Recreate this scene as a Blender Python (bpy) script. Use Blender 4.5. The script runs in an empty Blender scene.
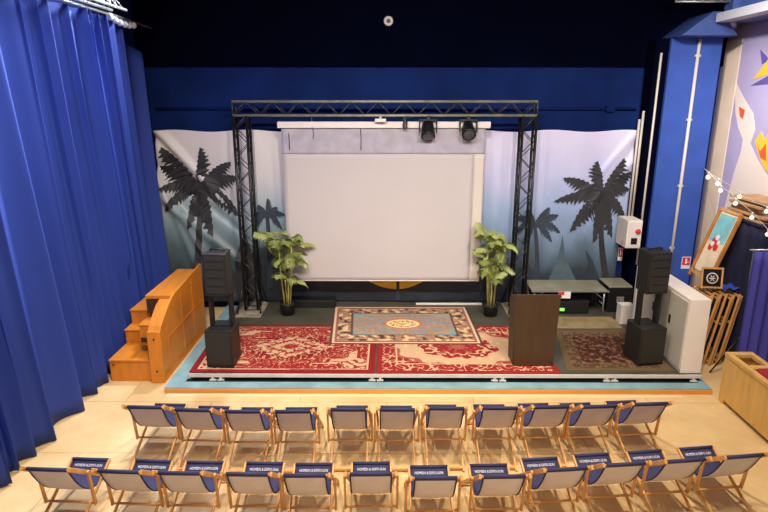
import bpy, bmesh, math, random
from mathutils import Vector, Matrix, noise
random.seed(7)
S = bpy.context.scene
C = S.collection
PI = math.pi
R = math.radians

# ------------------------------------------------------------------ materials
def mat(name, col, rough=0.6, metal=0.0, var=0.0, scale=8.0, bump=0.0, emit=None, estr=0.0, stretch=None, spec=0.5, sheen=0.0):
    m = bpy.data.materials.new(name); m.use_nodes = True
    nt = m.node_tree; b = nt.nodes['Principled BSDF']
    b.inputs['Base Color'].default_value = (*col, 1)
    b.inputs['Roughness'].default_value = rough
    b.inputs['Metallic'].default_value = metal
    b.inputs['Specular IOR Level'].default_value = spec
    if sheen: b.inputs['Sheen Weight'].default_value = sheen
    if var or bump:
        tc = nt.nodes.new('ShaderNodeTexCoord'); mp = nt.nodes.new('ShaderNodeMapping')
        if stretch: mp.inputs['Scale'].default_value = stretch
        nt.links.new(tc.outputs['Object'], mp.inputs['Vector'])
        n = nt.nodes.new('ShaderNodeTexNoise'); n.inputs['Scale'].default_value = scale; n.inputs['Detail'].default_value = 5
        nt.links.new(mp.outputs['Vector'], n.inputs['Vector'])
        if var:
            r = nt.nodes.new('ShaderNodeValToRGB')
            r.color_ramp.elements[0].position = 0.3; r.color_ramp.elements[1].position = 0.7
            r.color_ramp.elements[0].color = (*[max(0, c * (1 - var)) for c in col], 1)
            r.color_ramp.elements[1].color = (*[min(1, c * (1 + var)) for c in col], 1)
            nt.links.new(n.outputs['Fac'], r.inputs['Fac']); nt.links.new(r.outputs['Color'], b.inputs['Base Color'])
        if bump:
            bp = nt.nodes.new('ShaderNodeBump'); bp.inputs['Strength'].default_value = bump
            bp.inputs['Distance'].default_value = 0.02
            nt.links.new(n.outputs['Fac'], bp.inputs['Height']); nt.links.new(bp.outputs['Normal'], b.inputs['Normal'])
    if emit:
        b.inputs['Emission Color'].default_value = (*emit, 1); b.inputs['Emission Strength'].default_value = estr
    return m

def s2l(r, g, b):
    f = lambda v: (v / 255 / 12.92) if v / 255 <= 0.04045 else ((v / 255 + 0.055) / 1.055) ** 2.4
    return (f(r), f(g), f(b))

M = {}
M['navy_wall'] = mat('navy_wall', s2l(16, 36, 88), .8, var=.22, scale=1.6, bump=.05, spec=.08)
M['dark_wall'] = mat('dark_wall', s2l(3, 5, 22), .9, var=.2, scale=1.2, spec=.02)
M['column_blue'] = mat('column_blue', s2l(52, 80, 156), .7, spec=.2, var=.12, scale=2.5, bump=.05)
M['ceiling'] = mat('ceiling', s2l(6, 8, 20), .95, spec=.02)
M['cream'] = mat('cream', s2l(226, 205, 182), .8, var=.06, scale=3)
M['lavender'] = mat('lavender', s2l(168, 158, 192), .8, var=.06, scale=2)
M['mural_white'] = mat('mural_white', s2l(222, 208, 196), .8)
M['mural_yellow'] = mat('mural_yellow', s2l(242, 184, 48), .8)
M['mural_purple'] = mat('mural_purple', s2l(92, 78, 150), .8)
M['mural_red'] = mat('mural_red', s2l(212, 84, 46), .8)
M['curtain'] = mat('curtain', s2l(33, 60, 146), .75, var=.12, scale=1.5, stretch=(1, 1, .15))
M['purple_cloth'] = mat('purple_cloth', s2l(62, 60, 146), .8, var=.08, scale=3)
M['navy_cloth'] = mat('navy_cloth', s2l(22, 25, 54), .9, var=.15, scale=6)
M['wood'] = mat('wood', s2l(206, 150, 84), .5, var=.16, scale=7, stretch=(1, 1, .3))
M['wood_dark'] = mat('wood_dark', s2l(172, 112, 52), .5, var=.2, scale=7)
M['orange_wood'] = mat('orange_wood', s2l(206, 126, 34), .42, var=.13, scale=3.0, stretch=(4, .5, 1))
M['crate_wood'] = mat('crate_wood', s2l(206, 164, 92), .55, var=.13, scale=3.0, stretch=(3, 3, .6))
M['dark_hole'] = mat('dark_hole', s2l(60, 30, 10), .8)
M['sling_navy'] = mat('sling_navy', s2l(46, 46, 84), .85, var=.06, scale=30)
M['sling_back'] = mat('sling_back', s2l(206, 200, 206), .9, var=.06, scale=5)
M['letter_white'] = mat('letter_white', s2l(226, 222, 232), .8)
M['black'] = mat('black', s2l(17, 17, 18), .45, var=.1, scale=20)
M['speaker_black'] = mat('speaker_black', s2l(26, 25, 22), .5, var=.15, scale=25, bump=.1)
M['grille'] = mat('grille', s2l(33, 32, 27), .6, var=.25, scale=80)
M['truss_black'] = mat('truss_black', s2l(30, 30, 28), .4, metal=.3, var=.2, scale=9)
M['truss_worn'] = mat('truss_worn', s2l(136, 136, 118), .45, metal=.3, var=.25, scale=9)
M['truss_lace'] = mat('truss_lace', s2l(62, 62, 58), .45, metal=.3, var=.25, scale=9)
M['steel'] = mat('steel', s2l(160, 160, 156), .4, metal=.6, var=.12, scale=6)
M['plate_worn'] = mat('plate_worn', s2l(150, 140, 118), .6, metal=.1, var=.45, scale=9)
M['screen'] = mat('screen', s2l(186, 178, 176), .9, var=.02, scale=1.2)
M['screen_band'] = mat('screen_band', s2l(166, 160, 170), .9, var=.12, scale=5, bump=.3)
M['screen_edge'] = mat('screen_edge', s2l(200, 190, 178), .85)
M['white_plastic'] = mat('white_plastic', s2l(214, 206, 198), .45, var=.04, scale=5)
M['white_paint'] = mat('white_paint', s2l(222, 212, 200), .5, var=.03, scale=3)
M['grey_door'] = mat('grey_door', s2l(186, 180, 164), .5, var=.05, scale=3)
M['grey_strip'] = mat('grey_strip', s2l(150, 142, 124), .5, var=.1, scale=4)
M['stage_floor'] = mat('stage_floor', s2l(70, 68, 56), .5, var=.3, scale=2.2)
M['stage_edge'] = mat('stage_edge', s2l(196, 188, 180), .5, var=.1, scale=5)
M['stage_blue'] = mat('stage_blue', s2l(122, 158, 166), .6, var=.22, scale=3.0)
M['stage_wood'] = mat('stage_wood', s2l(206, 136, 58), .55, var=.15, scale=3, stretch=(.4, 2, 2))
M['lectern'] = mat('lectern', s2l(64, 45, 27), .45, var=.12, scale=6, stretch=(3, 3, .4))
M['lectern_side'] = mat('lectern_side', s2l(58, 44, 24), .5)
M['table_top'] = mat('table_top', s2l(140, 138, 116), .4, var=.25, scale=3)
M['leaf'] = mat('leaf', s2l(140, 150, 80), .5, var=.3, scale=9)
M['stem'] = mat('stem', s2l(176, 172, 92), .55, var=.2, scale=10)
M['soil'] = mat('soil', s2l(40, 30, 22), .95)
M['print_black'] = mat('print_black', s2l(46, 46, 48), .6, var=.3, scale=3)
M['print_dark'] = mat('print_dark', s2l(44, 54, 66), .6, var=.2, scale=3)
M['print_rock'] = mat('print_rock', s2l(74, 92, 102), .6, var=.2, scale=4)
M['print_yellow'] = mat('print_yellow', s2l(252, 200, 40), .6, var=.06)
M['red'] = mat('red', s2l(206, 44, 40), .6)
M['red_cushion'] = mat('red_cushion', s2l(150, 32, 48), .9, var=.2, scale=20)
M['paper_white'] = mat('paper_white', s2l(228, 222, 220), .7)
M['green_led'] = mat('green_led', (.1, .9, .1), .5, emit=(.25, 1, .1), estr=2.0)
M['bulb'] = mat('bulb', (1, .85, .65), .4, emit=(1, .82, .6), estr=1.6)
M['pompom'] = mat('pompom', s2l(214, 214, 224), .8)
M['beam_blue'] = mat('beam_blue', s2l(52, 74, 130), .5, var=.15, scale=3)
M['beam_pale'] = mat('beam_pale', s2l(176, 178, 186), .5)
M['conduit'] = mat('conduit', s2l(200, 190, 176), .5)
M['cardboard'] = mat('cardboard', s2l(176, 138, 96), .85, var=.25, scale=5)
M['poster_teal'] = mat('poster_teal', s2l(122, 186, 190), .7, var=.15, scale=6)
M['poster_cream'] = mat('poster_cream', s2l(228, 206, 172), .7, var=.1, scale=6)
M['floor_strip'] = mat('floor_strip', s2l(222, 196, 154), .5, var=.05, scale=3)
M['ply_tan'] = mat('ply_tan', s2l(138, 120, 84), .6, var=.3, scale=5)
M['lens'] = mat('lens', s2l(70, 72, 74), .15)

# floor: pale tan sheet flooring with faint seams and stains
def floor_mat():
    m = bpy.data.materials.new('tan_sheet_floor'); m.use_nodes = True
    nt = m.node_tree; b = nt.nodes['Principled BSDF']; b.inputs['Roughness'].default_value = .6
    tc = nt.nodes.new('ShaderNodeTexCoord')
    br = nt.nodes.new('ShaderNodeTexBrick'); br.inputs['Scale'].default_value = 1.0
    br.inputs['Brick Width'].default_value = 2.5; br.inputs['Row Height'].default_value = 1.25
    br.inputs['Mortar Size'].default_value = .006
    br.inputs['Color1'].default_value = (1, 1, 1, 1); br.inputs['Color2'].default_value = (.94, .94, .94, 1); br.inputs['Mortar'].default_value = (.62, .56, .48, 1)
    nt.links.new(tc.outputs['Object'], br.inputs['Vector'])
    n = nt.nodes.new('ShaderNodeTexNoise'); n.inputs['Scale'].default_value = 1.3; n.inputs['Detail'].default_value = 7; n.inputs['Roughness'].default_value = .62
    nt.links.new(tc.outputs['Object'], n.inputs['Vector'])
    r = nt.nodes.new('ShaderNodeValToRGB'); r.color_ramp.elements[0].position = .28; r.color_ramp.elements[1].position = .72
    r.color_ramp.elements[0].color = (*s2l(196, 160, 106), 1); r.color_ramp.elements[1].color = (*s2l(224, 194, 144), 1)
    nt.links.new(n.outputs['Fac'], r.inputs['Fac'])
    mx = nt.nodes.new('ShaderNodeMix'); mx.data_type = 'RGBA'; mx.blend_type = 'MULTIPLY'; mx.inputs[0].default_value = 1
    nt.links.new(r.outputs['Color'], mx.inputs[6]); nt.links.new(br.outputs['Color'], mx.inputs[7])
    nt.links.new(mx.outputs[2], b.inputs['Base Color'])
    return m
M['floor'] = floor_mat()

# printed beach banner: the print fades from pale sky down to a dark shore
def banner_mat():
    m = bpy.data.materials.new('printed_banner'); m.use_nodes = True
    nt = m.node_tree; b = nt.nodes['Principled BSDF']; b.inputs['Roughness'].default_value = .42
    tc = nt.nodes.new('ShaderNodeTexCoord'); sp = nt.nodes.new('ShaderNodeSeparateXYZ')
    nt.links.new(tc.outputs['Object'], sp.inputs[0])
    mp = nt.nodes.new('ShaderNodeMapping'); mp.inputs['Scale'].default_value = (1.4, 1, .6); nt.links.new(tc.outputs['Object'], mp.inputs['Vector'])
    n = nt.nodes.new('ShaderNodeTexNoise'); n.inputs['Scale'].default_value = 1.4; n.inputs['Detail'].default_value = 4; nt.links.new(mp.outputs['Vector'], n.inputs['Vector'])
    ad = nt.nodes.new('ShaderNodeMath'); ad.operation = 'MULTIPLY_ADD'; ad.inputs[1].default_value = 1.1
    nt.links.new(n.outputs['Fac'], ad.inputs[0]); nt.links.new(sp.outputs['Z'], ad.inputs[2])
    mr = nt.nodes.new('ShaderNodeMapRange'); mr.inputs['From Min'].default_value = .55; mr.inputs['From Max'].default_value = 3.95
    nt.links.new(ad.outputs[0], mr.inputs['Value'])
    def ramp(stops):
        r = nt.nodes.new('ShaderNodeValToRGB'); e = r.color_ramp.elements
        while len(e) < len(stops): e.new(.5)
        for k, (p, c) in enumerate(stops): e[k].position = p; e[k].color = (*s2l(*c), 1)
        nt.links.new(mr.outputs['Result'], r.inputs['Fac']); return r
    rl = ramp([(0, (28, 30, 36)), (.22, (40, 48, 54)), (.38, (88, 108, 112)), (.58, (146, 168, 174)), (.76, (202, 198, 198)), (1, (222, 214, 210))])
    rr = ramp([(0, (26, 30, 38)), (.22, (46, 56, 66)), (.38, (92, 112, 130)), (.6, (146, 168, 202)), (.8, (190, 192, 226)), (1, (210, 206, 232))])
    fx = nt.nodes.new('ShaderNodeMapRange'); fx.inputs['From Min'].default_value = -3; fx.inputs['From Max'].default_value = 2.5
    nt.links.new(sp.outputs['X'], fx.inputs['Value'])
    mx = nt.nodes.new('ShaderNodeMix'); mx.data_type = 'RGBA'
    nt.links.new(fx.outputs['Result'], mx.inputs[0]); nt.links.new(rl.outputs['Color'], mx.inputs[6]); nt.links.new(rr.outputs['Color'], mx.inputs[7])
    nt.links.new(mx.outputs[2], b.inputs['Base Color'])
    return m
M['banner'] = banner_mat()

def rug_mat(name):
    m = bpy.data.materials.new(name); m.use_nodes = True
    nt = m.node_tree; b = nt.nodes['Principled BSDF']; b.inputs['Roughness'].default_value = .95; b.inputs['Specular IOR Level'].default_value = .15
    a = nt.nodes.new('ShaderNodeVertexColor'); a.layer_name = 'weave'
    nt.links.new(a.outputs['Color'], b.inputs['Base Color'])
    return m

# ------------------------------------------------------------------ mesh builder
class MB:
    def __init__(s): s.bm = bmesh.new()
    def _m(s, faces, mi):
        for f in faces: f.material_index = mi
    def hexa(s, p, mi=0, bevel=0, seg=2):
        """p: 8 points, bottom loop ccw then top loop ccw"""
        v = [s.bm.verts.new(q) for q in p]
        idx = [(3, 2, 1, 0), (4, 5, 6, 7), (0, 1, 5, 4), (1, 2, 6, 5), (2, 3, 7, 6), (3, 0, 4, 7)]
        f = [s.bm.faces.new([v[i] for i in t]) for t in idx]
        s._m(f, mi)
        if bevel:
            es = list({e for x in f for e in x.edges})
            r = bmesh.ops.bevel(s.bm, geom=es, offset=bevel, segments=seg, affect='EDGES', profile=.5)
            s._m(r['faces'], mi)
        return s
    def box(s, lo, hi, mi=0, bevel=0, M=None):
        x0, y0, z0 = lo; x1, y1, z1 = hi
        p = [Vector(q) for q in ((x0, y0, z0), (x1, y0, z0), (x1, y1, z0), (x0, y1, z0), (x0, y0, z1), (x1, y0, z1), (x1, y1, z1), (x0, y1, z1))]
        if M: p = [M @ q for q in p]
        s.hexa(p, mi, bevel); return s
    def bar(s, a, b, w, h, mi=0, side=(1, 0, 0), bevel=0):
        a, b = Vector(a), Vector(b); d = (b - a).normalized(); u = Vector(side)
        u = (u - d * u.dot(d)).normalized(); v = d.cross(u)
        u *= w / 2; v *= h / 2
        s.hexa([a - u - v, a + u - v, a + u + v, a - u + v, b - u - v, b + u - v, b + u + v, b - u + v], mi, bevel, 1); return s
    def rod(s, a, b, r, n=8, mi=0, r2=None):
        return s.tube([a, b], r, n, mi, r2)
    def tube(s, pts, r, n=8, mi=0, r2=None):
        pts = [Vector(p) for p in pts]; rings = []; K = len(pts)
        d0 = (pts[1] - pts[0]).normalized()
        u = d0.orthogonal().normalized()
        for k, p in enumerate(pts):
            d = (pts[min(k + 1, K - 1)] - pts[max(k - 1, 0)]).normalized()
            u = (u - d * u.dot(d)).normalized(); v = d.cross(u)
            rr = r if r2 is None else r + (r2 - r) * k / (K - 1)
            rings.append([s.bm.verts.new(p + (u * math.cos(2 * PI * i / n) + v * math.sin(2 * PI * i / n)) * rr) for i in range(n)])
        for k in range(K - 1):
            for i in range(n):
                f = s.bm.faces.new([rings[k][i], rings[k][(i + 1) % n], rings[k + 1][(i + 1) % n], rings[k + 1][i]]); f.material_index = mi; f.smooth = True
        for ring, rev in ((rings[0], True), (rings[-1], False)):
            f = s.bm.faces.new(ring[::-1] if rev else ring); f.material_index = mi
        return s
    def lathe(s, prof, c=(0, 0, 0), n=20, mi=0, axis=None):
        c = Vector(c); rings = []
        q = Vector((0, 0, 1)).rotation_difference(Vector(axis)) if axis else None
        for r, z in prof:
            ring = []
            for i in range(n):
                p = Vector((r * math.cos(2 * PI * i / n), r * math.sin(2 * PI * i / n), z))
                if q: p = q @ p
                ring.append(s.bm.verts.new(c + p))
            rings.append(ring)
        for k in range(len(rings) - 1):
            for i in range(n):
                f = s.bm.faces.new([rings[k][i], rings[k][(i + 1) % n], rings[k + 1][(i + 1) % n], rings[k + 1][i]]); f.material_index = mi; f.smooth = True
        f = s.bm.faces.new(rings[0][::-1]); f.material_index = mi
        f = s.bm.faces.new(rings[-1]); f.material_index = mi
        return s
    def prism(s, poly, fn, mi=0):
        """poly: 2D points; fn(u, v, w) -> 3D with w in {0, 1}"""
        a = [s.bm.verts.new(fn(u, v, 0)) for u, v in poly]; b = [s.bm.verts.new(fn(u, v, 1)) for u, v in poly]
        n = len(poly); fs = [s.bm.faces.new(a[::-1]), s.bm.faces.new(b)]
        for i in range(n): fs.append(s.bm.faces.new([a[i], a[(i + 1) % n], b[(i + 1) % n], b[i]]))
        s._m(fs, mi); return s
    def grid(s, nu, nv, fn, mi=0, smooth=True):
        vs = [[s.bm.verts.new(fn(i / nu, j / nv)) for j in range(nv + 1)] for i in range(nu + 1)]
        for i in range(nu):
            for j in range(nv):
                f = s.bm.faces.new([vs[i][j], vs[i + 1][j], vs[i + 1][j + 1], vs[i][j + 1]]); f.material_index = mi; f.smooth = smooth
        return s
    def sheet(s, nu, nv, fn, off, mi=0, mi2=None):
        """closed thin sheet: fn front surface, off(vec) added for the back one"""
        if mi2 is None: mi2 = mi
        A = [[s.bm.verts.new(fn(i / nu, j / nv)) for j in range(nv + 1)] for i in range(nu + 1)]
        B = [[s.bm.verts.new(Vector(fn(i / nu, j / nv)) + Vector(off)) for j in range(nv + 1)] for i in range(nu + 1)]
        for i in range(nu):
            for j in range(nv):
                f = s.bm.faces.new([A[i][j], A[i + 1][j], A[i + 1][j + 1], A[i][j + 1]]); f.material_index = mi; f.smooth = True
                f = s.bm.faces.new([B[i][j], B[i][j + 1], B[i + 1][j + 1], B[i + 1][j]]); f.material_index = mi2; f.smooth = True
        rim = [(i, 0) for i in range(nu + 1)] + [(nu, j) for j in range(1, nv + 1)] + [(i, nv) for i in range(nu - 1, -1, -1)] + [(0, j) for j in range(nv - 1, 0, -1)]
        for k in range(len(rim)):
            a, b = rim[k], rim[(k + 1) % len(rim)]
            f = s.bm.faces.new([A[a[0]][a[1]], B[a[0]][a[1]], B[b[0]][b[1]], A[b[0]][b[1]]]); f.material_index = mi
        return s
    def build(s, name, mats, parent=None, fix=True):
        if fix: bmesh.ops.recalc_face_normals(s.bm, faces=s.bm.faces[:])
        me = bpy.data.meshes.new(name); s.bm.to_mesh(me); s.bm.free()
        for m in (mats if isinstance(mats, (list, tuple)) else [mats]): me.materials.append(M[m] if isinstance(m, str) else m)
        o = bpy.data.objects.new(name, me); C.objects.link(o)
        if parent: o.parent = parent
        return o

def tag(o, label, cat, group=None, kind=None):
    o['label'] = label; o['category'] = cat
    if group: o['group'] = group
    if kind: o['kind'] = kind
    return o
def thing(name, label, cat, loc=(0, 0, 0), rz=0, group=None):
    o = bpy.data.objects.new(name, None); C.objects.link(o); o.empty_display_size = .1
    o.location = loc; o.rotation_euler = (0, 0, rz)
    return tag(o, label, cat, group)
def struct(o, label=None):
    o['kind'] = 'structure'
    if label: o['label'] = label
    return o
def copy_tree(o, parent=None):
    c = o.copy(); C.objects.link(c)
    if parent: c.parent = parent
    for ch in list(o.children): copy_tree(ch, c)
    return c
def text_mesh(body, size, extrude=.0006):
    cu = bpy.data.curves.new('lettering', 'FONT'); cu.body = body; cu.size = size; cu.extrude = extrude
    cu.align_x = 'CENTER'; cu.align_y = 'CENTER'; cu.resolution_u = 2
    t = bpy.data.objects.new('lettering', cu); C.objects.link(t)
    dg = bpy.context.evaluated_depsgraph_get()
    me = bpy.data.meshes.new_from_object(t.evaluated_get(dg))
    bpy.data.objects.remove(t); bpy.data.curves.remove(cu)
    return me

# ------------------------------------------------------------------ room shell
XL, XR, YB, ZC = -4.65, 6.22, 11.45, 7.0
struct(MB().box((XL - .2, -3.2, -.15), (XR + .2, YB + .2, 0)).build('floor', 'floor'))
struct(MB().box((XL - .2, -3.2, ZC), (XR + .2, YB + .2, ZC + .15)).build('ceiling', 'ceiling'))
struct(MB().box((XL - .2, -3.2, 0), (XL, YB + .2, ZC)).build('wall_left', 'navy_wall'))
w = struct(MB().box((XL, YB, 0), (XR, YB + .2, ZC)).build('wall_back', 'navy_wall'))
struct(MB().box((XR, -3.2, 0), (XR + .2, YB + .2, ZC)).build('wall_right', 'lavender'))
# darker upper band of the back wall, slightly proud
struct(MB().box((XL, YB - .1, 4.77), (XR, YB, ZC)).build('trim_1', 'dark_wall'))
struct(MB().box((XR - .012, 10.86, 0), (XR, YB - .1, 5.2)).build('trim_2', 'cream'))
# blue column standing proud of the back wall, with its capital
struct(MB().box((5.0, 10.9, 0), (5.9, YB, 5.22), bevel=.01).build('trim_3', 'column_blue'))
struct(MB().box((4.765, 10.96, 0), (5.0, YB - .1, 5.22), bevel=.01).build('trim_4', 'dark_wall'))
cap = MB(); cap.hexa([Vector(p) for p in ((4.97, 10.5, 5.22), (5.92, 10.5, 5.22), (5.92, YB - .1, 5.22), (4.97, YB - .1, 5.22), (5.46, 10.5, 5.6), (5.6, 10.5, 5.6), (5.6, YB - .1, 5.6), (5.46, YB - .1, 5.6))], 0, .01)
struct(cap.build('trim_5', 'beam_blue'))
# wall pipe along the back wall, column pipe
o = MB().tube([(-4.4, YB - .03, 4.0), (4.72, YB - .03, 4.0)], .025, 8)
o.box((4.15, YB - .07, 3.95), (4.3, YB, 4.06)); o = o.build('wall_pipe', 'navy_wall'); tag(o, 'thin blue painted pipe running level across the back wall above banner', 'pipe')
o = MB().tube([(5.475, 10.87, .1), (5.475, 10.87, 5.2)], .028, 10)
for z in (1.4, 2.6, 3.8, 4.9): o.box((5.43, 10.86, z), (5.52, 10.9, z + .04))
tag(o.build('column_pipe', 'conduit'), 'pale vertical conduit pipe running up the front of the blue column', 'pipe')
# ring detector on the dark upper wall
t = thing('wall_ring', 'small white ring fitting high on the dark upper wall', 'ring fitting', (.02, YB - .1, 5.55))
ring = MB()
pr = [(.035, 0), (.085, 0), (.085, .025), (.07, .04), (.045, .04), (.035, .02)]
n = 24; rr = [[ring.bm.verts.new((r * math.cos(2 * PI * i / n), -z, r * math.sin(2 * PI * i / n))) for i in range(n)] for r, z in pr]
for k in range(len(pr)):
    for i in range(n): ring.bm.faces.new([rr[k][i], rr[k][(i + 1) % n], rr[(k + 1) % len(pr)][(i + 1) % n], rr[(k + 1) % len(pr)][i]])
ring.build('ring', 'white_plastic', t)
MB().lathe([(.036, 0), (.036, .012)], (0, 0, 0), 20, axis=(0, -1, 0)).build('core', 'black', t)

# mural on the right wall: painted shapes, a few millimetres thick
def mural(poly, m, name, d=.004):
    f = lambda u, v, w: (XR - d * w, u, v)
    return struct(MB().prism(poly, f).build(name, m))
mural([(10.92, 4.51), (10.59, 4.22), (10.23, 3.95), (10.1, 3.68), (10.18, 3.45), (9.9, 3.2), (9.55, 2.95), (9.3, 2.3), (10.66, 2.1), (10.58, 2.58), (10.5, 2.95), (10.40, 3.3), (10.40, 3.5), (10.6, 3.7), (10.75, 3.95)], 'mural_white', 'trim_6')
mural([(10.66, 4.05), (10.47, 4.0), (10.49, 3.84), (10.59, 3.89)], 'mural_red', 'trim_7', .008)
mural([(10.38, 4.5), (10.03, 4.83), (9.7, 5.1), (9.5, 4.9), (9.6, 4.62), (9.96, 4.58)], 'mural_yellow', 'trim_8', .008)
mural([(10.43, 4.4), (9.96, 4.56), (9.6, 4.6), (9.6, 4.42), (9.93, 4.42)], 'mural_purple', 'trim_9', .006)
mural([(10.31, 4.98), (10.02, 4.8), (10.2, 4.74)], 'mural_purple', 'trim_10', .006)
mural([(10.05, 3.5), (9.92, 3.66), (9.81, 3.53), (9.68, 3.68), (9.5, 3.6), (9.5, 3.0), (9.68, 3.08), (9.9, 3.3)], 'mural_yellow', 'trim_11', .009)
mural([(9.97, 3.45), (9.86, 3.34), (9.74, 3.48), (9.66, 3.2), (9.82, 3.24)], 'mural_red', 'trim_12', .012)

# steel beam along the right wall, little lattice beside it
t = thing('steel_beam', 'blue steel beam with pale lower edge running along the top of right wall', 'beam', (5.6, 4.0, 5.42))
MB().box((-.12, -5, 0), (.12, 6.45, .14), bevel=.006).build('lower_flange', 'beam_pale', t)
MB().box((.0, -5, .14), (.05, 6.45, .5)).build('web', 'beam_blue', t)
MB().box((-.14, -5, .5), (.14, 6.45, .54)).build('upper_flange', 'beam_blue', t)
for y in range(-4, 7, 2): MB().box((-.11, y, .14), (.0, y + .03, .5)).build('stiffener', 'beam_blue', t)
MB().box((.12, -5, 0), (.62, 6.45, .03)).build('soffit_plate', 'beam_blue', t)
t = thing('wall_lattice', 'short pale lattice girder in the dark, left of the steel beam', 'girder', (5.0, 10.3, 5.72))
g = MB()
for dy, dz in ((0, 0), (0, .18)): g.rod((-.3, dy, dz), (.75, dy, dz), .018)
g.build('chord', 'steel', t); g = MB()
for k in range(7): g.rod((-.3 + .15 * k, 0, 0), (-.225 + .15 * k, 0, .18), .01); g.rod((-.225 + .15 * k, 0, .18), (-.15 + .15 * k, 0, 0), .01)
g.build('lacing', 'steel', t)

# ------------------------------------------------------------------ left curtain
def ctop(y):
    if y < 9.9: return 5.42
    return 5.42 - .75 * ((y - 9.9) / 1.2) ** 1.15
def fold_profile(p):          # rounded bulges with narrow creases
    return abs(math.sin(p / 2)) ** .8
def curtain_fn(u, v):
    y = 1.4 + (10.9 - 1.4) * u; zt = ctop(y); z = .015 + (zt - .015) * v
    w = y + .22 * math.sin(y * 1.37) + .10 * math.sin(y * 3.3 + .5)
    ph = 2 * PI * w / .37
    k = .5 + .5 * math.sin(y * 2.9 + 1); k2 = .5 + .5 * math.sin(y * 1.7 + .3)
    a = .066 + .045 * (1 - v)
    x = -4.36 + a * math.sin(ph) * (.6 + .6 * k) + .026 * math.sin(ph * 2.37 + 1.1 + v) * (.5 + .7 * k2) + .035 * math.sin(ph * .31) + .05 * (1 - v) ** 2
    yy = y + .42 * (1 - v) * (1 if y < 9.5 else max(0, (11.0 - y) / 1.5)) + .05 * math.cos(ph) + .02 * math.sin(ph * .5 + v * 4)
    if 7.9 < yy < 10.35 and z < 1.5: x = min(x, -4.245)   # pushed back by the wooden steps
    return (x, yy, z)
t = thing('stage_curtain', 'tall royal blue pleated curtain hanging along the left wall', 'curtain', (0, 0, 0))
MB().sheet(760, 26, curtain_fn, (-.012, 0, 0)).build('drape', 'curtain', t)
MB().tube([(-4.3, 1.4, 5.45), (-4.3, 9.9, 5.45), (-4.3, 11.3, 5.43)], .025, 8).build('rail', 'steel', t)
t = thing('lighting_truss', 'pale ladder truss above the top edge of the blue curtain', 'truss', (-4.12, 0, 5.5))
g = MB()
for dx, dz in ((-.11, 0), (.11, 0), (0, .2)): g.rod((dx, 3.5, dz), (dx, 9.6, dz), .022)
g.build('chord', 'steel', t); g = MB()
for k in range(30):
    y = 3.5 + k * .2
    for dx in (-.11, .11): g.rod((dx, y, 0), (0, y + .1, .2), .01); g.rod((0, y + .1, .2), (dx, y + .2, 0), .01)
g.build('lacing', 'steel', t)
t = thing('pompom_garland', 'garland of small white pompoms beside the curtain top in the far corner', 'garland', (-4.27, 9.6, 5.47))
gp = [Vector((.0, .0 + .17 * k, -.06 - .012 * k * (6 - k) / 2)) for k in range(7)]
MB().tube(gp, .006, 6).build('string', 'white_plastic', t)
for p in gp[:6]:
    b = MB(); bmesh.ops.create_icosphere(b.bm, subdivisions=2, radius=.055, matrix=Matrix.Translation(p)); b.build('pompom', 'pompom', t)

# ------------------------------------------------------------------ stage
t = thing('stage_step', 'low pale blue stage step with an orange wooden front edge', 'stage', (0, 0, 0))
MB().box((-3.28, 7.76, 0), (4.77, 11.28, .088), bevel=.004).build('step_top', 'stage_blue', t)
MB().box((-3.27, 7.745, .0), (4.77, 7.76, .07)).build('fascia', 'stage_wood', t)
t = thing('stage_platform', 'dark floored stage platform on the blue step, white front edge and clamps', 'stage', (0, 0, .09))
MB().box((-2.97, 7.99, .045), (4.72, 11.28, .11)).build('deck', 'stage_floor', t)
MB().box((-2.98, 7.97, .055), (4.72, 7.99, .112), bevel=.004).build('front_edge', 'stage_edge', t)
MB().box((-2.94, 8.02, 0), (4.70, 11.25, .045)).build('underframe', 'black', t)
MB().box((2.95, 9.8, .11), (4.25, 10.38, .1125)).build('floor_panel', 'ply_tan', t)
MB().box((-3.02, 7.945, -.001), (4.66, 8.025, .006)).build('gap_shadow', 'black', t)  # black strip standing in for the shadow gap under the platform edge
for x in (-2.62, -2.5, -.22, -.1, 1.62, 1.74, 3.3, 3.42, 4.6):
    c = MB(); c.box((x - .02, 7.965, 0), (x + .02, 8.03, .05)); c.box((x - .05, 7.955, 0), (x + .05, 8.0, .018)); c.build('clamp', 'stage_edge', t)

tag(MB().box((-3.22, 7.65, 0), (4.3, 7.738, .004)).build('floor_strip', 'floor_strip'), 'pale strip lying on the floor along the orange stage edge', 'strip')
# ------------------------------------------------------------------ rugs
def nz(x, y, s, k=0): return noise.noise(Vector((x * s, y * s, k)))
def rug(name, quad, fn, label, z0, nu, nv, thick=.006, zf=None):
    """quad: front-left, front-right, back-right, back-left"""
    fl, fr, brr, bl = [Vector(q) for q in quad]
    def pos(u, v):
        p = (fl * (1 - u) + fr * u) * (1 - v) + (bl * (1 - u) + brr * u) * v
        z = z0 + thick + (zf(p.y) if zf else 0)
        return (p.x, p.y, z)
    b = MB(); b.sheet(nu, nv, pos, (0, 0, -thick))
    o = b.build(name, rug_mat(name + '_weave'), None)
    me = o.data; at = me.color_attributes.new('weave', 'FLOAT_COLOR', 'CORNER')
    W = (fr - fl).length; D = (bl - fl).length
    for pl in me.polygons:
        c = pl.center
        # invert the bilinear map well enough: rows are level in y
        v = (c.y - fl.y) / (bl.y - fl.y); xl = fl.x + (bl.x - fl.x) * v; xr = fr.x + (brr.x - fr.x) * v
        u = (c.x - xl) / (xr - xl); u = min(max(u, 0), 1); v = min(max(v, 0), 1)
        col = s2l(*fn(u, v, W, D))
        for li in pl.loop_indices: at.data[li].color = (*col, 1)
    return tag(o, label, 'rug')

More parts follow.
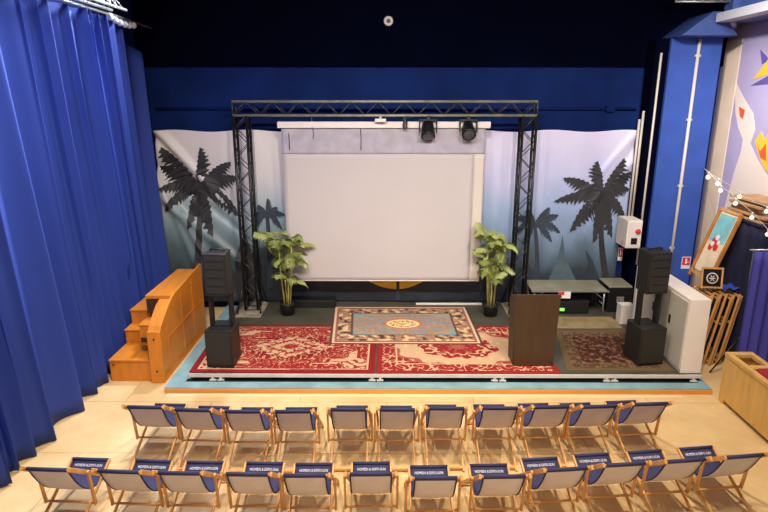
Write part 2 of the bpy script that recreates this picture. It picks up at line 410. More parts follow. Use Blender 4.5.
RED, DRED, CRM, PNK = (140, 36, 36), (126, 26, 32), (192, 158, 124), (160, 84, 70)
def rug_red_a(u, v, W, D):
    x, y = u * W, v * D
    e = min(x, W - x, y, D - y)
    if e < .10: return DRED if e < .03 or nz(x, y, 30) < .3 else RED
    if e < .125: return CRM
    # corner flower heads
    cx, cy = abs(u - .5) * 2, abs(v - .5) * 2
    dc = math.hypot((1 - cx) * W / 2 - .30, (1 - cy) * D / 2 - .30)
    if dc < .2 and nz(x, y, 13, 3) > -.1: return CRM
    q = math.hypot((u - .5) / .46, (v - .5) / .44) + .035 * math.sin(18 * math.atan2(v - .5, (u - .5) * 1.4))
    vine = abs(nz(x, y, 10.5, 1)) * 1.9
    if e < .30:
        return CRM if vine < .07 else (PNK if vine < .14 and nz(x, y, 20) > 0 else RED)
    if 0.86 < q < 1.0: return CRM if nz(x, y, 12) > -.35 else PNK
    if q >= 1.0: return CRM if vine < .10 and nz(x, y, 16, 5) > -.15 else RED
    if q > .56: return CRM if vine < .09 else (PNK if nz(x, y, 22, 4) > .25 else RED)
    d = abs(u - .5) / .24 + abs(v - .5) / .24 + .05 * math.sin(24 * math.atan2(v - .5, u - .5))
    if d < .28: return RED if nz(x, y, 20) > -.3 else CRM
    if d < .52: return CRM if nz(x, y, 18, 2) > -.25 else RED
    if d < .66: return RED
    if d < .96: return CRM if nz(x, y, 15, 7) > -.12 else PNK
    return DRED if vine > .12 else CRM
def rug_red_b(u, v, W, D):
    x, y = u * W, v * D
    e = min(x, W - x, y, D - y)
    if e < .09: return RED if nz(x, y, 24) > -.4 else DRED
    vine = abs(nz(x, y, 9.5, 11)) * 1.6
    a = math.atan2(v - .5, (u - .5) * 1.4)
    q = math.hypot((u - .5) / .42, (v - .5) / .38) + .05 * math.sin(14 * a)
    if e < .34:
        return CRM if vine < .13 or e > .31 else RED
    if q > 1: return RED if vine > .16 else CRM
    if q > .92: return PNK
    c = math.hypot((u - .5) / .24, (v - .5) / .22) + .07 * math.sin(10 * a)
    if c < .22: return PNK
    if c < .62: return RED if nz(x, y, 18, 3) > -.2 else PNK
    if c < .7: return CRM
    if c < 1.0: return RED if nz(x, y, 14, 3) > -.15 else CRM
    return CRM if nz(x, y, 11, 9) > -.32 else (206, 170, 128)
rug('red_rug', [(-2.99, 8.02), (-.19, 8.0), (-.17, 9.93), (-3.03, 9.93)], rug_red_a, 'red rug with cream medallion on the left half of the stage', .2005, 200, 130)
rug('red_rug', [(-.16, 8.0), (2.64, 8.0), (2.36, 9.88), (-.15, 9.93)], rug_red_b, 'red rug with cream field, under the brown lectern', .2005, 200, 130)
def rug_center(u, v, W, D):
    x, y = u * W, v * D
    e = min(x, W - x, y, D - y)
    if e < .035: return (86, 66, 58)
    if e < .075: return (204, 178, 150)
    if e < .12: return (150, 92, 80)
    if e < .36:
        f = nz(x, y, 9.5, 2); g = abs(nz(x, y, 14, 4))
        if f > .22: return (210, 180, 132)
        if f < -.26: return (72, 60, 54)
        return (178, 124, 104) if g < .1 else (146, 118, 94)
    if e < .39: return (96, 70, 60)
    a = math.atan2((v - .5) * D, (u - .5) * W)
    q = math.hypot((u - .5) / .115, (v - .5) / .115)
    if q < .5: return (226, 196, 140) if nz(x, y, 16) > -.1 else (176, 112, 60)
    if q < .85: return (216, 184, 128) if nz(x, y, 22) > -.15 else (140, 90, 60)
    if q < 1.0: return (236, 206, 158)
    if q < 1.2: return (196, 108, 66)
    cx, cy = (1 - abs(u - .5) * 2) * W / 2, (1 - abs(v - .5) * 2) * D / 2
    cc = (cx - .36) / .62 + (cy - .36) / .42
    if cc < .72: return (118, 150, 152) if nz(x, y, 9, 5) > -.2 else (176, 140, 96)
    if cc < .9: return (170, 136, 104)
    return (176, 138, 106) if abs(nz(x, y, 8, 8)) < .06 else ((134, 134, 134) if nz(x, y, 6) > -.1 else (150, 128, 110))
def step_over(y):
    k = min(max((y - 9.9) / .12, 0), 1); return .0075 * (1 - k)
rug('patterned_rug', [(-.97, 9.07), (1.62, 9.07), (1.58, 10.9), (-1.06, 10.9)], rug_center, 'blue grey patterned rug with oval medallion overlapping two red rugs at centre stage', .2005, 190, 130, zf=step_over)
def rug_brown(u, v, W, D):
    x, y = u * W, v * D
    e = min(x, W - x, y, D - y); f = .8 * nz(x, y, 9, 3) + .7 * nz(x, y, 21, 5)
    if e < .1: return (98, 80, 56)
    if e < .3: return (112, 86, 62) if f > .1 else (80, 60, 44)
    return (124, 88, 68) if f > .3 else ((82, 46, 34) if f > -.05 else (50, 32, 24))
rug('brown_rug', [(2.73, 8.1), (4.36, 8.1), (4.36, 9.75), (3.0, 9.7)], rug_brown, 'worn dark brown rug lying on the right end of the stage', .2005, 140, 130)

# ------------------------------------------------------------------ beach banner
def bdisp(x, z):
    d = .012 * math.sin(x * 3.1 + z * 1.2) + .008 * math.sin(x * 7.3 - z * 2)
    if x < -2.4:   # heavy diagonal folds of the left end
        for (px, pz, ang, w, a) in ((-3.6, 2.7, -50, .09, .075), (-3.35, 2.35, -47, .07, -.05), (-4.0, 1.9, -62, .08, .06), (-3.0, 1.1, -42, .1, .07), (-2.8, 1.6, -40, .08, -.05), (-3.9, 1.2, -72, .07, .04)):
            nx, nzz = -math.sin(R(ang)), math.cos(R(ang)); t_ = (x - px) * nx + (z - pz) * nzz
            d += a * math.exp(-(t_ / w) ** 2) * min(1, (-2.4 - x) * 2)
    if x > 3.6:    # tension folds of the right top corner
        for (px, pz, ang, w, a) in ((4.4, 3.2, 52, .06, .03), (4.5, 3.0, 60, .05, -.025), (4.3, 2.6, 48, .06, .03)):
            nx, nzz = -math.sin(R(ang)), math.cos(R(ang)); t_ = (x - px) * nx + (z - pz) * nzz
            d += a * math.exp(-(t_ / w) ** 2) * min(1, (x - 3.6) * 2)
    return d
YBAN = 11.2
t = thing('beach_banner', 'wide printed palm beach banner on the back wall behind the stage', 'banner', (0, YBAN, 0))
MB().sheet(300, 100, lambda u, v: (-4.4 + 9.08 * u, -bdisp(-4.4 + 9.08 * u, .2 + 3.4 * v), .205 + (3.4 + .02 * math.sin(u * 40)) * v), (0, .01, 0)).build('printed_sheet', 'banner', t)
def decal_pt(x, z, off=.012): return (x, -bdisp(x, z) - off, z)
def decal_strip(mb, L, Rr, off, sub=1):
    rows = [[mb.bm.verts.new(decal_pt(p[0] + (q[0] - p[0]) * j / sub, p[1] + (q[1] - p[1]) * j / sub, off)) for j in range(sub + 1)] for p, q in zip(L, Rr)]
    for i in range(len(L) - 1):
        for j in range(sub): mb.bm.faces.new([rows[i][j], rows[i + 1][j], rows[i + 1][j + 1], rows[i][j + 1]])
def frond(mb, c, tip, width, sag, off, seed, teeth=9):
    rnd = random.Random(seed)
    c, tip = Vector(c), Vector(tip); mid = (c + tip) / 2 + Vector((0, sag))
    N = teeth * 4; up = []; lo = []
    for k in range(N + 1):
        s = k / N; p = c * (1 - s) ** 2 + mid * 2 * s * (1 - s) + tip * s * s
        d = (mid - c) * (1 - s) + (tip - mid) * s; d = d.normalized(); nn = Vector((-d.y, d.x))
        if nn.y < 0: nn = -nn
        env = math.sin(PI * min(1, .12 + s * .88)) ** .7 * (1 - .35 * s)
        ph = (s * teeth) % 1
        tooth = .35 + .65 * (1 - ph)
        w = 1.25 * width * env * tooth * (0.85 + .3 * rnd.random())
        up.append(p + nn * width * env * (.18 + .22 * (1 - ((s * teeth + .5) % 1))) - d * 0)
        lo.append(p - nn * w + d * w * .55)
    decal_strip(mb, up, lo, off)
def palm(c, trunk, tw, fronds, m, name, off, seed):
    mb = MB()
    for k, (tp, wd, sg) in enumerate(fronds): frond(mb, c, tp, wd, sg, off + .0006 * k, seed + k)
    pts = 14; L = []; Q = []
    for k in range(pts + 1):
        s = k / pts; bx = trunk[0] * s + c[0] * (1 - s) + trunk[2] * math.sin(PI * s); bz = trunk[1] * s + c[1] * (1 - s)
        w = tw * (.7 + .5 * s) / 2
        L.append((bx - w, bz)); Q.append((bx + w, bz))
    decal_strip(mb, L, Q, off - .001)
    return mb.build(name, m, t)
palm((-3.62, 2.46), (-3.9, .4, .05), .13, [((-4.3, 3.3), .3, .12), ((-3.55, 3.3), .2, .1), ((-2.98, 3.02), .22, .2), ((-2.84, 2.72), .24, .22), ((-4.36, 2.94), .24, .2), ((-4.38, 2.5), .22, .25), ((-4.33, 2.05), .2, .38), ((-3.9, 1.7), .22, .35), ((-3.42, 1.55), .26, .3), ((-2.86, 1.96), .26, .38)], 'print_black', 'palm_print', .022, 3)
palm((4.14, 2.36), (4.42, .6, -.06), .11, [((4.0, 3.05), .2, .05), ((3.36, 2.72), .2, .18), ((3.22, 2.26), .2, .2), ((3.58, 1.66), .26, .3), ((4.05, 1.44), .24, .3), ((4.42, 1.55), .24, .3), ((4.66, 1.9), .22, .3), ((4.67, 2.5), .2, .2), ((4.66, 2.85), .2, .1), ((4.5, 3.1), .24, .02)], 'print_black', 'palm_print', .022, 23)
palm((2.9, 1.8), (3.0, .5, .03), .09, [((3.15, 2.16), .13, .06), ((3.34, 2.0), .14, .13), ((3.4, 1.64), .14, .25), ((3.25, 1.46), .13, .22), ((2.72, 2.12), .12, .08), ((2.5, 1.95), .13, .15), ((2.48, 1.6), .13, .25), ((2.66, 1.4), .12, .2)], 'print_dark', 'palm_print', .022, 43)
palm((-2.34, 1.98), (-2.36, .5, .02), .1, [((-2.5, 2.2), .11, .05), ((-2.32, 2.33), .1, .0), ((-2.14, 2.16), .11, .06), ((-1.98, 2.0), .12, .12), ((-2.05, 1.7), .12, .2), ((-2.62, 2.0), .12, .1), ((-2.66, 1.66), .12, .22)], 'print_dark', 'palm_print', .022, 63)
def blob(poly, m, name, off):
    mb = MB(); zs = sorted({p[1] for p in poly}); z0, z1 = min(zs), max(zs); n = 14; L = []; Q = []
    for k in range(n + 1):
        z = z0 + (z1 - z0) * k / n; xs = []
        for i in range(len(poly)):
            (ax, az), (bx, bz) = poly[i], poly[(i + 1) % len(poly)]
            if az != bz and min(az, bz) - 1e-6 <= z <= max(az, bz) + 1e-6: xs.append(ax + (bx - ax) * (z - az) / (bz - az))
        L.append((min(xs), z)); Q.append((max(xs) + .002, z))
    decal_strip(mb, L, Q, off, 14); return mb.build(name, m, t)
blob([(3.2, .55), (3.4, 1.1), (3.45, 1.6), (3.56, 1.1), (3.85, .55)], 'print_rock', 'rock_print', .008)
blob([(3.9, .6), (4.0, 1.0), (3.92, 1.3), (4.08, 1.1), (4.3, .6)], 'print_dark', 'rock_print', .0085)
blob([(2.5, .4), (2.62, .8), (2.75, 1.0), (3.1, .8), (3.3, .4)], 'print_dark', 'rock_print', .0075)
blob([(-3.1, .3), (-3.0, 1.2), (-2.82, 1.62), (-2.62, 1.1), (-2.5, .3)], 'print_black', 'rock_print', .009)
# yellow setting sun print, the screen hides all but its lower edge
mb = MB(); L = []; Q = []
for k in range(25):
    a = PI * (k / 24) ; zz = 1.48 - 1.0 * math.cos(a); hw = 1.0 * math.sin(a) + .001
    L.append((.18 - hw, zz)); Q.append((.18 + hw, zz))
decal_strip(mb, L, Q, .008, 30); mb.build('sun_print', 'print_yellow', t)
mb = MB(); decal_strip(mb, [(.19, .25), (.19, .9)], [(.25, .25), (.25, .9)], .011); mb.build('post_print', 'print_dark', t)

# ------------------------------------------------------------------ stage truss
t = thing('stage_truss', 'black goal shaped box truss framing the projection screen on stage', 'truss', (0, 10.66, .2))
def truss_run(parent, name, a, b, up, out, size=.24, step=.24, worn=False):
    """box truss between a and b (front lower corner line); up/out are the cross-section axes"""
    a, b, up, out = Vector(a), Vector(b), Vector(up) * size, Vector(out) * size
    root = MB(); n = max(1, round((b - a).length / step)); d = (b - a) / n
    for k in range(n):          # zigzag lacing on the four faces
        p = a + d * k; q = a + d * (k + 1)
        for o0, o1 in ((Vector(), up), (out, out + up), (Vector(), out), (up, up + out)):
            if k % 2: o0, o1 = o1, o0
            root.rod(p + o0, q + o1, .0085, 5)
    for p in (a, b):
        root.rod(p, p + up, .015, 6); root.rod(p + out, p + out + up, .015, 6); root.rod(p, p + out, .015, 6); root.rod(p + up, p + up + out, .015, 6)
    lac = root.build(name, 'truss_lace', parent)
    for i, o in enumerate((Vector(), up, out, out + up)):
        MB().rod(a + o, b + o, .025, 10).build('chord', 'truss_worn' if worn and i < 2 else 'truss_black', lac)
    return lac
truss_run(t, 'truss_beam', (-2.75, 0, 3.70), (2.66, 0, 3.70), (0, 0, 1), (0, 1, 0), worn=True)
truss_run(t, 'truss_leg', (-2.75, 0, .02), (-2.75, 0, 3.70), (1, 0, 0), (0, 1, 0))
truss_run(t, 'truss_leg', (2.42, 0, .02), (2.42, 0, 3.70), (1, 0, 0), (0, 1, 0))
for x in (-2.63, 2.54):
    MB().box((x - .24, -.36, .001), (x + .24, .5, .013), bevel=.003).build('base_plate', 'plate_worn', t)
    g = MB()
    for sx, sy in ((-1, -1), (1, -1), (1, 1), (-1, 1)):
        g.rod((x + sx * .12, .12 + sy * .12, .62), (x + sx * .22, .1 + sy * .33, .03), .016, 6)
    g.build('stabiliser_arm', 'truss_black', t)

# ------------------------------------------------------------------ screen
t = thing('projection_screen', 'large white pull down projection screen hanging under the black truss', 'screen', (-.06, 10.78, .79))
MB().box((-1.92, -.06, 2.885), (1.92, .06, 3.0), bevel=.012).build('housing', 'white_plastic', t)
MB().sheet(40, 30, lambda u, v: (-1.85 + 3.5 * u, .006 * math.sin(u * 9), 2.42 * v), (0, .004, 0)).build('viewing_surface', 'screen', t)
MB().sheet(60, 12, lambda u, v: (-1.86 + 3.7 * u, .004 * math.sin(u * 40 + v * 3), 2.42 + .47 * v), (0, .004, 0)).build('upper_band', 'screen_band', t)
MB().sheet(4, 30, lambda u, v: (1.65 + .19 * u, .006 * math.sin(9 + u), 2.42 * v), (0, .004, 0)).build('side_border', 'screen_edge', t)
MB().tube([(-1.86, .002, -.005), (1.84, .002, -.005)], .014, 8).build('bottom_bar', 'white_plastic', t)
for x in (-1.3, .35, 1.5):
    MB().rod((x, 0, 3.0), (x, 0, 3.13), .006, 6).build('hanger', 'steel', t)
g = MB()
for x, z0, z1 in ((-1.72, 2.5, 2.8), (-1.28, 2.7, 2.9), (-.42, 2.5, 2.88)): g.tube([(x, -.075, z1), (x + .01, -.07, (z0 + z1) / 2), (x, -.05, z0)], .006, 5)
g.build('pull_cord', 'black', t)

# stage lights on the truss
def stage_light(x, tilt, label):
    t = thing('stage_light', label, 'stage light', (x, 10.66, 3.865), 0, 'lights clamped to the truss')
    MB().box((-.03, -.04, -.05), (.03, .04, .03), bevel=.006).build('clamp', 'black', t)
    y = MB(); y.box((-.15, -.035, -.06), (.15, .035, -.03), bevel=.005)
    for s in (-1, 1): y.box((s * .15 - .012, -.03, -.26), (s * .15 + .012, .03, -.03), bevel=.004)
    y.build('yoke', 'black', t)
    ax = Matrix.Rotation(tilt, 3, 'X') @ Vector((0, -.6, -.8)); ax.normalize(); c = Vector((0, 0, -.22))
    MB().lathe([(.07, -.15), (.105, -.12), (.115, 0), (.125, .1), (.13, .14), (.12, .15)], c, 20, axis=ax).build('lamp_head', 'black', t)
    MB().lathe([(.105, .145), (.09, .158), (.03, .165)], c, 20, axis=ax).build('lens', 'lens', t)
    MB().tube([(.12, .03, -.1), (.17, .05, 0), (.1, .06, .08), (0, .05, .03)], .006, 5).build('cable', 'black', t)
stage_light(.73, 0, 'black stage lamp under the truss, the one nearer the screen middle')
stage_light(1.45, -.35, 'black stage lamp under the truss, the right of the two')
t = thing('small_spotlight', 'tiny dark spotlight under the truss left of two black stage lamps', 'stage light', (.32, 10.66, 3.875))
MB().box((-.015, -.02, -.09), (.015, .02, .02)).build('bracket', 'black', t)
MB().lathe([(.03, -.08), (.045, -.05), (.045, .06), (.035, .065)], (0, 0, -.14), 14, axis=(0, -.5, -.85)).build('lamp_head', 'lens', t)
t = thing('projector_bracket', 'small white box clamped under the middle of the truss', 'bracket', (-.12, 10.66, 3.875))
MB().box((-.1, -.05, -.09), (.1, .05, -.03), bevel=.008).build('box', 'white_plastic', t)
MB().box((-.02, -.02, -.03), (.02, .02, .02)).build('clamp', 'steel', t)

# ------------------------------------------------------------------ potted palms
def plant(loc, rnd, label):
    t = thing('potted_palm', label, 'plant', loc, 0, 'potted palms flanking the screen')
    MB().lathe([(.10, 0), (.125, .005), (.145, .2), (.15, .22), (.135, .22), (.13, .2), (.01, .19)], n=22).build('pot', 'black', t)
    MB().lathe([(.13, .185), (.128, .2), (.02, .205)], n=18).build('soil', 'soil', t)
    fol = MB(); r = random.Random(rnd); tops = []
    for k in range(4):
        a = k * PI / 2 + r.uniform(-.4, .4); h = (1.35, 1.1, 1.5, .75)[k]
        p0 = Vector((.05 * math.cos(a), .05 * math.sin(a), .19)); p2 = Vector((.12 * math.cos(a), .12 * math.sin(a), h)); p1 = (p0 + p2) / 2 + Vector((.03 * math.sin(a * 3), .02, 0))
        MB().tube([p0, p1, p2], .021, 8, r2=.012).build('stem', 'stem', t); tops.append(p2)
    def leaf(base, az, el, ln, droop, nl, wl):
        d = Vector((math.cos(az) * math.cos(el), math.sin(az) * math.cos(el), math.sin(el)))
        pts = []
        for k in range(nl + 1):
            s = k / nl; pts.append(base + d * ln * s + Vector((0, 0, -droop * s * s)))
        fol.tube(pts, .007, 5, r2=.003)
        sd = Vector((-math.sin(az), math.cos(az), 0))
        for k in range(2, nl + 1):
            s = k / nl; p = pts[k]; td = (pts[k] - pts[k - 1]).normalized(); L = wl * math.sin(PI * (.15 + .8 * s)) ** .6
            for sg in (-1, 1):
                od = (sd * sg * .8 + td * (.55 + .5 * s) + Vector((0, 0, -.25))).normalized()
                q1 = p + od * L * .5 + Vector((0, 0, .015)); q2 = p + od * L + Vector((0, 0, -.06 * L / .25))
                wv = td * .034 * (1 + .3 * r.random()); up = Vector((0, 0, .004))
                v = [fol.bm.verts.new(x) for x in (p, q1 - wv, q2, q1 + wv)]
                fol.bm.faces.new(v)
                v2 = [fol.bm.verts.new(x - up) for x in (p, q1 - wv, q2, q1 + wv)]
                fol.bm.faces.new(v2[::-1])
    for k, tp in enumerate(tops):
        m = (7, 6, 7, 4)[k]
        for j in range(m):
            leaf(tp - Vector((0, 0, .03 * j)), 2 * PI * j / m + k * .7 + r.uniform(-.3, .3), r.uniform(.35, 1.35), r.uniform(.34, .5), r.uniform(.12, .32), 9, r.uniform(.19, .25))
    for v in fol.bm.verts:
        if v.co.y > .18: v.co.y = .18 + (v.co.y - .18) * .15
    fol.build('foliage', 'leaf', t, fix=False)
plant((-1.9, 10.5, .2), 5, 'green palm in black pot standing left of the screen')
plant((1.97, 10.45, .2), 12, 'green palm in black pot standing right of the screen')

# ------------------------------------------------------------------ loudspeakers
def speaker(loc, rz, label):
    t = thing('column_loudspeaker', label, 'loudspeaker', loc, rz, 'loudspeaker stacks at the stage corners')
    def cab(name, w, d, z0, z1, taper):
        b = MB(); f, k = w / 2, w / 2 * taper
        b.hexa([Vector(p) for p in ((-f, -d / 2, z0), (f, -d / 2, z0), (k, d / 2, z0), (-k, d / 2, z0), (-f, -d / 2, z1), (f, -d / 2, z1), (k, d / 2, z1), (-k, d / 2, z1))], 0, .018)
        c = b.build(name, 'speaker_black', t)
        MB().box((-f + .03, -d / 2 - .012, z0 + .04), (f - .03, -d / 2 + .002, z1 - .04), bevel=.005).build('grille', 'grille', c)
        return c
    s = cab('subwoofer', .43, .46, 0.015, .62, .85)
    for sx in (-1, 1):
        for sy in (-1, 1): MB().lathe([(.02, 0), (.022, .016)], (sx * .16, sy * .17, 0), 10).build('rubber_foot', 'black', s)
    h = MB(); h.box((-.1, -.04, .62), (.1, .04, .628)); h.build('handle_recess', 'black', s)
    c = cab('top_cabinet', .36, .34, 1.15, 1.80, .82)
    h = MB(); h.tube([(-.11, 0, 1.795), (-.1, 0, 1.83), (.1, 0, 1.83), (.11, 0, 1.795)], .014, 8); h.build('carry_handle', 'black', c)
    r = MB()
    for z in (1.3, 1.43, 1.56, 1.68): MB().box((-.13, -.186, z), (.13, -.18, z + .012)).build('rib', 'black', c)
    r.bm.free()
    for sx in (-1, 1): MB().box((sx * .155 - .028, -.05, .61), (sx * .155 + .028, .05, 1.16), bevel=.008).build('spacer_pole', 'black', t)
speaker((-2.53, 8.38, .2), R(-4), 'black column loudspeaker at the left front corner of the stage')
speaker((4.03, 8.5, .2), R(10), 'black column loudspeaker in front of the white cabinet')

# ------------------------------------------------------------------ lectern
t = thing('lectern', 'plain dark brown wooden lectern standing on the right red rug', 'lectern', (2.26, 8.45, .207))
MB().hexa([Vector(p) for p in ((-.30, -.2, 0), (.30, -.2, 0), (.30, -.17, 0), (-.30, -.17, 0), (-.34, -.2, 1.16), (.34, -.2, 1.16), (.34, -.17, 1.16), (-.34, -.17, 1.16))], 0, .004).build('front_panel', 'lectern', t)
for s in (-1, 1):
    MB().hexa([Vector(p) for p in ((s * .30 - .012, -.17, 0), (s * .30 + .012, -.17, 0), (s * .30 + .012, .2, 0), (s * .30 - .012, .2, 0), (s * .325 - .012, -.17, 1.14), (s * .325 + .012, -.17, 1.14), (s * .325 + .012, .2, 1.02), (s * .325 - .012, .2, 1.02))], 0, .003).build('side_panel', 'lectern_side', t)
MB().hexa([Vector(p) for p in ((-.315, -.17, 1.12), (.315, -.17, 1.12), (.315, .22, 1.0), (-.315, .22, 1.0), (-.315, -.17, 1.14), (.315, -.17, 1.14), (.315, .22, 1.02), (-.315, .22, 1.02))]).build('top_board', 'lectern', t)
MB().box((-.29, -.15, .55), (.29, .19, .575)).build('shelf', 'lectern_side', t)

# ------------------------------------------------------------------ low table and things under/next to it
t = thing('folding_table', 'low folding table with grey top at the back right of the stage', 'table', (3.46, 10.83, .2))
MB().box((-.72, -.37, .47), (.72, .31, .492), bevel=.005).build('tabletop', 'table_top', t)
MB().box((-.73, -.385, .465), (.73, -.37, .496)).build('edge_trim', 'steel', t)
for sx in (-1, 1):
    for y in (-.33, .27): MB().rod((sx * .66, y, 0), (sx * .66, y, .47), .016, 10).build('leg', 'steel', t)
    b = MB(); b.rod((sx * .66, -.33, .2), (sx * .66, .27, .2), .011, 8); b.rod((sx * .66, -.3, .3), (sx * .45, -.3, .465), .01, 8); b.build('brace', 'steel', t)
t = thing('amplifier_case', 'black equipment case with green light under the folding table', 'case', (3.44, 10.72, .2))
MB().box((-.42, -.2, 0), (.42, .22, .24), bevel=.015).build('body', 'black', t)
MB().box((-.43, -.21, .24), (.43, .23, .262), bevel=.006).build('lid', 'speaker_black', t)
MB().box((-.13, -.214, .07), (-.05, -.198, .12)).build('indicator_light', 'green_led', t)['label'] = 'glowing green light'
t = thing('hanging_notice', 'small white and red notice hanging off the table front edge', 'notice', (3.36, 10.435, .55))
MB().box((-.13, -.006, 0), (.1, .004, .13)).build('sheet', 'paper_white', t)
MB().box((-.13, -.009, .06), (-.02, -.006, .13)).build('red_field', 'red', t)
MB().box((-.11, -.010, .015), (-.06, -.006, .05)).build('pictogram', 'red', t)
t = thing('flight_case', 'black flight case with a grey top beside the folding table', 'case', (4.49, 10.9, .2), 0)
MB().box((-.24, -.28, .0), (.2, .25, .5), bevel=.012).build('body', 'black', t)
MB().box((-.25, -.29, .5), (.2, .26, .53), bevel=.006).build('lid', 'table_top', t)
g = MB()
for x in (-.245, .2):
    for y in (-.285, ): g.box((x - .008, y - .008, 0), (x + .012, y + .012, .5))
g.build('corner_edge', 'speaker_black', t)
MB().box((-.08, -.29, .22), (.06, -.28, .32)).build('catch', 'steel', t)
t = thing('white_bin', 'small white open topped box standing by the white cabinet', 'box', (4.38, 10.1, .2))
b = MB()
for lo, hi in (((-.12, -.1, 0), (.12, .1, .012)), ((-.12, -.1, .012), (-.108, .1, .36)), ((.108, -.1, .012), (.12, .1, .36)), ((-.108, -.1, .012), (.108, -.088, .36)), ((-.108, .088, .012), (.108, .1, .36))): b.box(lo, hi)
b.build('box_walls', 'white_paint', t)
MB().box((-.126, -.106, .345), (-.108, .106, .362)).build('rim', 'white_plastic', t)

# white cabinet with doors towards the stage
t = thing('white_cabinet', 'white cabinet with grey doors at the right end of the stage', 'cabinet', (4.4, 8.03, .2))
b = MB(); b.box((.015, 0, 0), (.32, 1.44, 1.17), bevel=.006); b.build('body', 'white_paint', t)
for y0, y1 in ((.02, .56), (.86, 1.42)):
    d = MB().box((-.005, y0, .05), (.014, y1, 1.12), bevel=.004).build('door', 'grey_door', t)
    yy = y0 + .47 if y0 < .5 else y0 + .2
    h = MB(); h.box((-.012, yy - .03, .62), (-.004, yy + .03, .76), bevel=.003); h.box((-.016, yy - .015, .66), (-.01, yy + .015, .72)); h.build('handle', 'black', d)
MB().box((.0, .58, .05), (.014, .84, 1.12)).build('centre_panel', 'grey_strip', t)
t = thing('upright_panel', 'white door panel with dark handle standing behind the right loudspeaker', 'panel', (4.3, 9.56, .2), 0)
MB().box((0, -.02, 0), (.41, .02, 1.17), bevel=.004).build('board', 'white_paint', t)
MB().box((-.03, -.045, 0), (0, .025, 1.24), bevel=.004).build('edge_strip', 'white_plastic', t)
h = MB(); h.box((.2, -.034, .48), (.26, -.02, .62), bevel=.003); h.build('handle', 'black', t)

# tube and low black box at the foot of the banner
tag(MB().box((.58, 11.02, .2), (1.9, 11.06, .235), bevel=.004).build('white_batten', 'white_paint'), 'long white batten lying on stage floor at the banner foot', 'batten')
t = thing('black_box', 'long low black box on stage floor under the left end of screen', 'box', (-1.5, 10.95, .2))
MB().box((-.48, -.12, 0), (.48, .12, .15), bevel=.01).build('body', 'black', t)
MB().box((-.485, -.125, .15), (.485, .125, .165)).build('lid', 'speaker_black', t)

# ------------------------------------------------------------------ electrical box with conduits
t = thing('electrical_box', 'white electrical box with red button on the right edge of the back wall', 'electrical box', (4.62, 11.14, 1.47))
MB().box((-.14, -.49, 0), (.14, 0, .53), bevel=.012).build('housing', 'white_paint', t)
MB().box((-.115, -.496, .03), (.115, -.488, .5)).build('front_cover', 'white_plastic', t)
MB().lathe([(.04, 0), (.05, .01), (.045, .035), (.02, .04)], (.06, -.496, .33), 16, axis=(0, -1, 0)).build('button', 'red', t)['label'] = 'red button'
MB().box((-.05, -.51, .08), (.06, -.494, .2), bevel=.004).build('switch', 'black', t)
MB().box((-.145, -.4, .05), (-.139, -.28, .12)).build('label_plate', 'grey_door', t)
for x, z in ((.05, 1.35), (.11, 1.5)): MB().rod((x, -.04, .53), (x, -.04, z + 1.0), .022, 10).build('conduit', 'conduit', t)
MB().rod((.24, -.2, -.4), (.24, -.2, 3.5), .02, 10).build('conduit', 'conduit', t)
b = MB().box((4.55, 11.12, .8), (4.64, 11.145, 1.42), bevel=.004);  tag(b.build('cable_duct', 'navy_wall'), 'dark blue duct board below the white electrical box', 'duct')
def sign(loc, w, h, label, rz=0):
    t = thing('safety_sign', label, 'sign', loc, rz, 'red safety signs')
    MB().box((-w / 2, -.004, 0), (w / 2, 0, h)).build('plate', 'paper_white', t)
    MB().box((-w * .42, -.0065, h * .3), (w * .42, -.004, h * .95)).build('red_field', 'red', t)
    p = MB(); p.box((-w * .12, -.009, h * .4), (w * .08, -.0065, h * .85)); p.box((w * .12, -.009, h * .5), (w * .26, -.0065, h * .62)); p.build('pictogram', 'paper_white', t)
sign((5.79, 10.9, 1.0), .17, .24, 'red and white safety sign at the foot of the blue column')
sign((4.595, 11.12, 1.1), .09, .26, 'narrow red and white sign under the white electrical box')

# ------------------------------------------------------------------ orange wooden steps
t = thing('wooden_steps', 'orange stained wooden step unit with tall side, left of the stage', 'steps', (-3.38, 8.06, 0))
def YZ(poly, x0, x1): return MB().prism(poly, lambda u, v, w: (x0 + (x1 - x0) * w, u, v))
YZ([(0.0, 0), (2.1, 0), (2.1, 1.3), (.72, 1.2), (.56, 1.16), (.42, 1.1), (.2, .98), (.06, .9), (0, .82)], -.035, 0).build('side_panel', 'orange_wood', t)
MB().box((-.2, -.01, 0), (-.035, .04, .84), bevel=.006).build('front_post', 'orange_wood', t)
b = MB(); b.prism([(0.04, .82), (.1, .9), (.42, 1.1), (.6, 1.15), (.6, 1.12), (.42, 1.06), (.1, .86)], lambda u, v, w: (-.2 + .165 * w, u, v)); b.build('sloping_cap', 'orange_wood', t)
MB().box((-.43, .62, 1.14), (-.035, 2.1, 1.2), bevel=.006).build('top_board', 'orange_wood', t)
MB().box((-.43, .72, 0), (-.41, 2.1, 1.14)).build('inner_panel', 'orange_wood', t)
for x0, x1, y0, y1, z0, z1 in ((-.84, -.2, .06, .68, 0, .36), (-.84, -.2, .68, 1.0, 0, .6), (-.84, -.43, .95, 2.1, 0, .84), (-.43, -.2, .3, .62, .5, .84)):
    b = MB(); b.box((x0, y0, z0), (x1, y1, z1 - .03)); o = b.build('step', 'orange_wood', t)
    MB().box((x0 - .01, y0 - .015, z1 - .03), (x1, y1, z1), bevel=.005).build('tread', 'orange_wood', o)
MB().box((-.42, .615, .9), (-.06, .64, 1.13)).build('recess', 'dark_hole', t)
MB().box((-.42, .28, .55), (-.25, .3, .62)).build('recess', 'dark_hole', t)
b = MB()
for y0, y1, z0, z1 in ((.28, .3, .0, .85), (.95, .97, 0, 1.15), (1.5, 1.52, 0, 1.2)): b.box((-.002, y0, z0), (.006, y1, z1))
